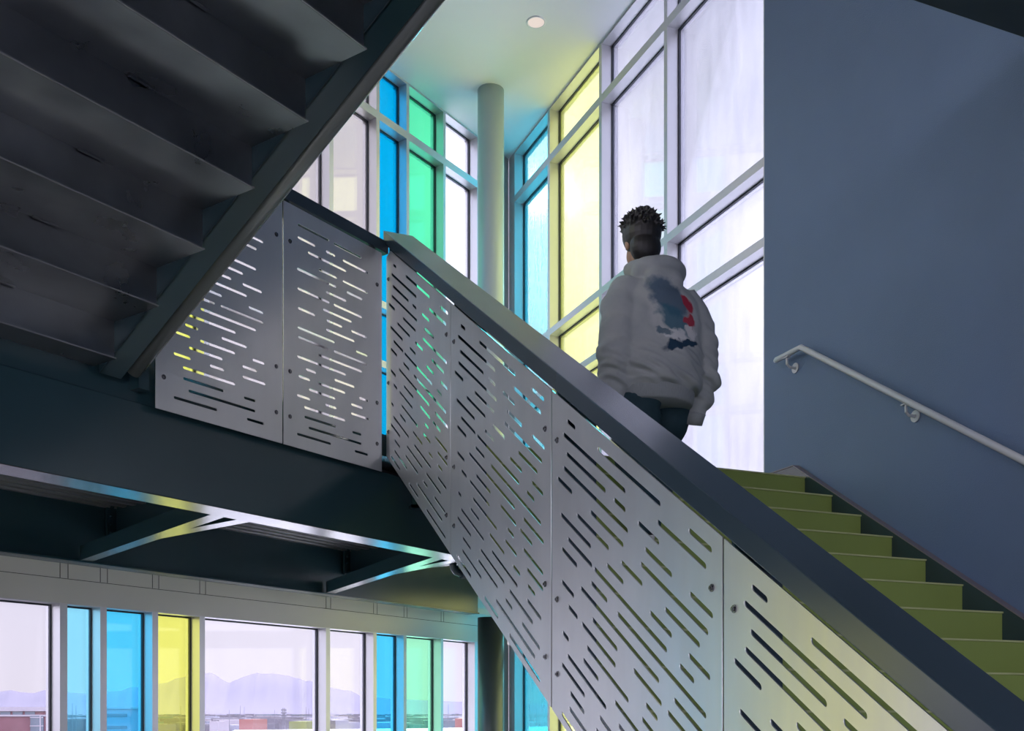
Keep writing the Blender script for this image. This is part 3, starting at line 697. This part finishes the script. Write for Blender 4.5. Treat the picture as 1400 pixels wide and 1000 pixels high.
prof = [(-400,948),(-200,940),(-90,950),(0,946),(15,944),(30,947),(47,948),(60,944),(92,947),(118,949),(146,946),(165,945),(178,940),(190,940),(217,935),(228,934),(240,928),(256,925),(270,923),(281,921),(288,920),(295,923),(303,929),(313,934),(325,929),(335,925),(345,922),(352,920),(358,922),(372,921),(385,923),(395,924),(402,927),(410,928),(418,932),(424,931),(430,934),(451,940),(470,944),(480,945),(493,952),(516,954),(535,956),(560,957),(600,959),(640,960),(720,963),(760,965),(860,968),(1000,966),(1200,960),(1500,964)]
bm = bmesh.new(); rows = []
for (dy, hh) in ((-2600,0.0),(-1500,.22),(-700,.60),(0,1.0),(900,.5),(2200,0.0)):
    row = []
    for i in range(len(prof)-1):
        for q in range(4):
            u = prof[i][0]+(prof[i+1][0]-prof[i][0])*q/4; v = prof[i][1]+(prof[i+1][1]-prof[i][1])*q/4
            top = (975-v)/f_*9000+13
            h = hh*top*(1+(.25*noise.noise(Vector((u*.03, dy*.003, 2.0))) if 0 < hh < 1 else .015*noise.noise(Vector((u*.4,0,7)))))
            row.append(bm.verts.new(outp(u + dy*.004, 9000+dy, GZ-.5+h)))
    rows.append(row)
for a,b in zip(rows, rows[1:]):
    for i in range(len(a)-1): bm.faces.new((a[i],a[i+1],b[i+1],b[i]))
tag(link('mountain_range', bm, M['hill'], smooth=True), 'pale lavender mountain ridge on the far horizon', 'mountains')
# low sprawl of town, far too fine to count
bm = bmesh.new(); rr = random.Random(5)
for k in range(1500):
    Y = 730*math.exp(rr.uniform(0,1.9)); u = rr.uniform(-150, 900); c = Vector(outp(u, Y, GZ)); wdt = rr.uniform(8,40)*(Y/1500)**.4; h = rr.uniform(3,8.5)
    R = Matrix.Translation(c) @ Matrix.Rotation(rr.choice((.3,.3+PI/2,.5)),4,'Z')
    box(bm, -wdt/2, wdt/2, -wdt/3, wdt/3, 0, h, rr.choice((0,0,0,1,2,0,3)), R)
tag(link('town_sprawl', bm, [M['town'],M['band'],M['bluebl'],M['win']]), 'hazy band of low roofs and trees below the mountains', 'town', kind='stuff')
def block(name, u0, u1, Y, v, dep, mat, label, cat, parts=None):
    o = empty(name, outp((u0+u1)/2, Y, GZ), -math.atan2(.3855,.9227)); tag(o, label, cat)
    w_ = (u1-u0)/f_*Y; h = (975-v)/f_*Y+ZC-GZ if True else 0
    h = (975-v)/f_*Y+13.0
    bm = bmesh.new(); box(bm, -w_/2, w_/2, 0, dep, 0, h); link('wall', bm, mat, o)
    return o, w_, h
o, w_, h = block('brick_building', -160, 61, 150, 970.5, 6, M['brick'], 'dark red brick building with a pale roof band at the lower left', 'building')
bm = bmesh.new(); box(bm, -w_/2-.4, w_/2+.4, -.4, 6.4, h-.25, h+.35); box(bm, -w_/2-.2, w_/2+.2, -.2, -.01, h-1.0, h-.75); link('roof_band', bm, M['band'], o)
for k in range(12):
    x = -w_/2+1+k*(w_-2)/12
    bm = bmesh.new(); box(bm, x, x+(w_-2)/12-.35, -.12, -.01, h-.75, h-.3); link('window', bm, M['win'], o)
bm = bmesh.new(); box(bm, w_/2-1.9, w_/2-.1, -.3, -.02, 0, h-.9); ob = link('window', bm, M['win'], o)
bm = bmesh.new()
for z in (1.2,2.4): box(bm, w_/2-1.95, w_/2-.05, -.36, -.3, h-z, h-z+.12)
box(bm, w_/2-.55, w_/2-.40, -.36, -.3, 0, h-.9); link('glazing_bar', bm, M['band'], ob)
o, w_, h = block('office_building', 128, 178, 260, 968, 6, M['bluebl'], 'long pale flat roofed building seen through the blue glass', 'building')
bm = bmesh.new(); box(bm, -w_/2-.3, w_/2+.3, -.4, 6.4, h-.3, h+.25); link('roof_band', bm, M['band'], o)
for r_ in range(2):
    bm = bmesh.new(); box(bm, -w_/2+1, w_/2-.8, -.2, -.02, h-2.2-r_*3, h-1.5-r_*3); link('window', bm, M['win'], o)
o, w_, h = block('warehouse', 327, 346, 520, 984, 30, M['redroof'], 'low red roofed building under the tallest mountain', 'building')
o, w_, h = block('warehouse', 395, 420, 560, 987, 30, M['lime'], 'low yellow green building right of the lattice mast', 'building')
o, w_, h = block('warehouse', 622, 634, 600, 983, 60, M['redroof'], 'small red building in the last clear window beside the column', 'building')
# slim masts on the plain
for (u,v,Y,lab) in ((99,962,700,'hairline mast left in the pale cyan window'),(104,965,650,'hairline mast right in the pale cyan window'),(247,966,700,'thin mast in the yellow window'),(328.5,965,600,'left of the twin hairline masts under the mountain dip'),(334,967,620,'right of the twin hairline masts under the mountain dip'),(313.5,971,690,'short stubby mast under the mountain dip'),(375.5,971,700,'faint short mast in the middle of the wide clear window'),(418.5,967,650,'thin mast near the right edge of the wide clear window'),(422,969,680,'thinner mast at the right edge of the wide clear window'),(613,963,500,'lone mast in the last clear window beside the column'),(738,961,500,'mast in the blue glass of the right wall')):
    c = outp(u, Y, GZ); h = (975-v)/f_*Y+13
    bm = bmesh.new(); r0 = .0003*Y; tube(bm, [(0,0,0),(0,0,h*.6),(0,0,h)], [r0*1.2,r0,r0*.5], 6)
    tag(link('mast', bm, M['mast'], loc=c), lab, 'mast', 'masts on the plain')
c = outp(388, 420, GZ); h = (975-968.5)/f_*420+13
bm = bmesh.new()
for sx_ in (-1,1):
    for sy_ in (-1,1): beam_between(bm, (sx_*.55,sy_*.55,0), (sx_*.3,sy_*.3,h), [(-.08,-.08),(.08,-.08),(.08,.08),(-.08,.08)])
for k in range(9):
    z = h*k/9; 
    for sy_ in (-1,1): beam_between(bm, (-.5,sy_*.45,z), (.5,sy_*.45,z+h/9), [(-.05,-.05),(.05,-.05),(.05,.05),(-.05,.05)])
root = link('lattice_mast', bm, M['mast'], loc=c); tag(root, 'dark lattice mast with antenna panels in the wide clear window', 'mast')
for k in range(3):
    bm = bmesh.new(); box(bm, -1.0, 1.0, -.3, .3, h-1.2-k*1.1, h-.5-k*1.1); link('antenna', bm, M['mast'], root)
# white flat roof outside, extended round the right wall to bounce sun indoors
bm = bmesh.new(); Yr = 34.0
A0 = L2W(4.9, 7.45)
prism(bm, [A0, outp(322,32.6,0)[:2], outp(600,36.5,0)[:2], outp(770,41,0)[:2], (42,42), (42,-8), (5.15,-8), (5.15,11.7), (4.8,11.9)], ZC-1.0, ZC-.535)
tag(link('white_roof', bm, M['roof']), 'bright white flat roof outside the lower windows, widened to bounce light', 'roof')

# ------------------------------------------------------------------ light, world, camera
sd = Vector((.9227*.0243+.3855, -.3855*.0243+.9227, .4927)).normalized()
sun = bpy.data.lights.new('sun', 'SUN'); sun.energy = 9.0; sun.angle = math.radians(.6); sun.color = (1,.97,.93)
so = bpy.data.objects.new('sun', sun); COL.objects.link(so); so.rotation_euler = sd.to_track_quat('Z','Y').to_euler()
w = bpy.data.worlds.new('sky'); SC.world = w; w.use_nodes = True; nt = w.node_tree; N = nt.nodes; K = nt.links; N.clear()
wo = N.new('ShaderNodeOutputWorld'); bg = N.new('ShaderNodeBackground'); K.new(bg.outputs[0], wo.inputs[0])
tc = N.new('ShaderNodeTexCoord'); sx = N.new('ShaderNodeSeparateXYZ'); K.new(tc.outputs['Generated'], sx.inputs[0])
cr = N.new('ShaderNodeValToRGB'); cr.color_ramp.elements[0].position = 0; cr.color_ramp.elements[0].color = (.84,.80,.88,1)
cr.color_ramp.elements[1].position = 1; cr.color_ramp.elements[1].color = (.50,.58,.85,1)
e = cr.color_ramp.elements.new(.25); e.color = (.74,.74,.90,1)
K.new(sx.outputs['Z'], cr.inputs[0])
dt = N.new('ShaderNodeVectorMath'); dt.operation = 'DOT_PRODUCT'; dt.inputs[1].default_value = sd; K.new(tc.outputs['Generated'], dt.inputs[0])
def powm(e_, s_):
    a = N.new('ShaderNodeMath'); a.operation = 'MAXIMUM'; a.inputs[1].default_value = 0; K.new(dt.outputs['Value'], a.inputs[0])
    p = N.new('ShaderNodeMath'); p.operation = 'POWER'; p.inputs[1].default_value = e_; K.new(a.outputs[0], p.inputs[0])
    m_ = N.new('ShaderNodeMath'); m_.operation = 'MULTIPLY'; m_.inputs[1].default_value = s_; K.new(p.outputs[0], m_.inputs[0]); return m_
g1, g2, g3 = powm(18, .35), powm(300, 2.0), powm(9000, 120)
ad = N.new('ShaderNodeMath'); K.new(g1.outputs[0], ad.inputs[0]); K.new(g2.outputs[0], ad.inputs[1])
ad2 = N.new('ShaderNodeMath'); K.new(ad.outputs[0], ad2.inputs[0]); K.new(g3.outputs[0], ad2.inputs[1])
cb = N.new('ShaderNodeCombineColor')
for i_,k_ in enumerate((1,.97,.92)):
    q = N.new('ShaderNodeMath'); q.operation = 'MULTIPLY'; q.inputs[1].default_value = k_; K.new(ad2.outputs[0], q.inputs[0]); K.new(q.outputs[0], cb.inputs[i_])
av = N.new('ShaderNodeMix'); av.data_type = 'RGBA'; av.blend_type = 'ADD'; av.inputs[0].default_value = 1
K.new(cr.outputs[0], av.inputs[6]); K.new(cb.outputs[0], av.inputs[7]); K.new(av.outputs[2], bg.inputs[0])
# sky boosted overhead and outside the view, added to fill the interior with light
def ramp(src, a, b, c, d):
    r = N.new('ShaderNodeMapRange'); r.interpolation_type = 'SMOOTHSTEP'; r.inputs[1].default_value = a; r.inputs[2].default_value = b; r.inputs[3].default_value = c; r.inputs[4].default_value = d; K.new(src, r.inputs[0]); return r.outputs[0]
db = N.new('ShaderNodeVectorMath'); db.operation = 'DOT_PRODUCT'; db.inputs[1].default_value = (.3855,.9227,0); K.new(tc.outputs['Generated'], db.inputs[0])
r1 = ramp(sx.outputs['Z'], .60, .82, 1.0, 4.0); r2 = ramp(db.outputs['Value'], .78, .2, 1.0, 4.0)
mu = N.new('ShaderNodeMath'); mu.operation = 'MAXIMUM'; K.new(r1, mu.inputs[0]); K.new(r2, mu.inputs[1]); K.new(mu.outputs[0], bg.inputs[1])

cam = bpy.data.cameras.new('camera'); co = bpy.data.objects.new('camera', cam); COL.objects.link(co)
co.location = (0,0,ZC); co.rotation_euler = (PI/2, 0, -math.atan2(.3855,.9227))
cam.sensor_width = 36; cam.lens = 36*1441/1400; cam.shift_y = 475/1400; cam.clip_end = 30000; cam.clip_start = .02
SC.camera = co
vs = SC.view_settings; vs.view_transform = 'Standard'; vs.look = 'None'; vs.gamma = 1; vs.exposure = 0.14; vs.use_curve_mapping = False
SC.cycles.max_bounces = 10; SC.cycles.diffuse_bounces = 5; SC.cycles.glossy_bounces = 5; SC.cycles.transparent_max_bounces = 24; SC.cycles.transmission_bounces = 6
SC.cycles.use_denoising = True
SC.cycles.sample_clamp_indirect = 6
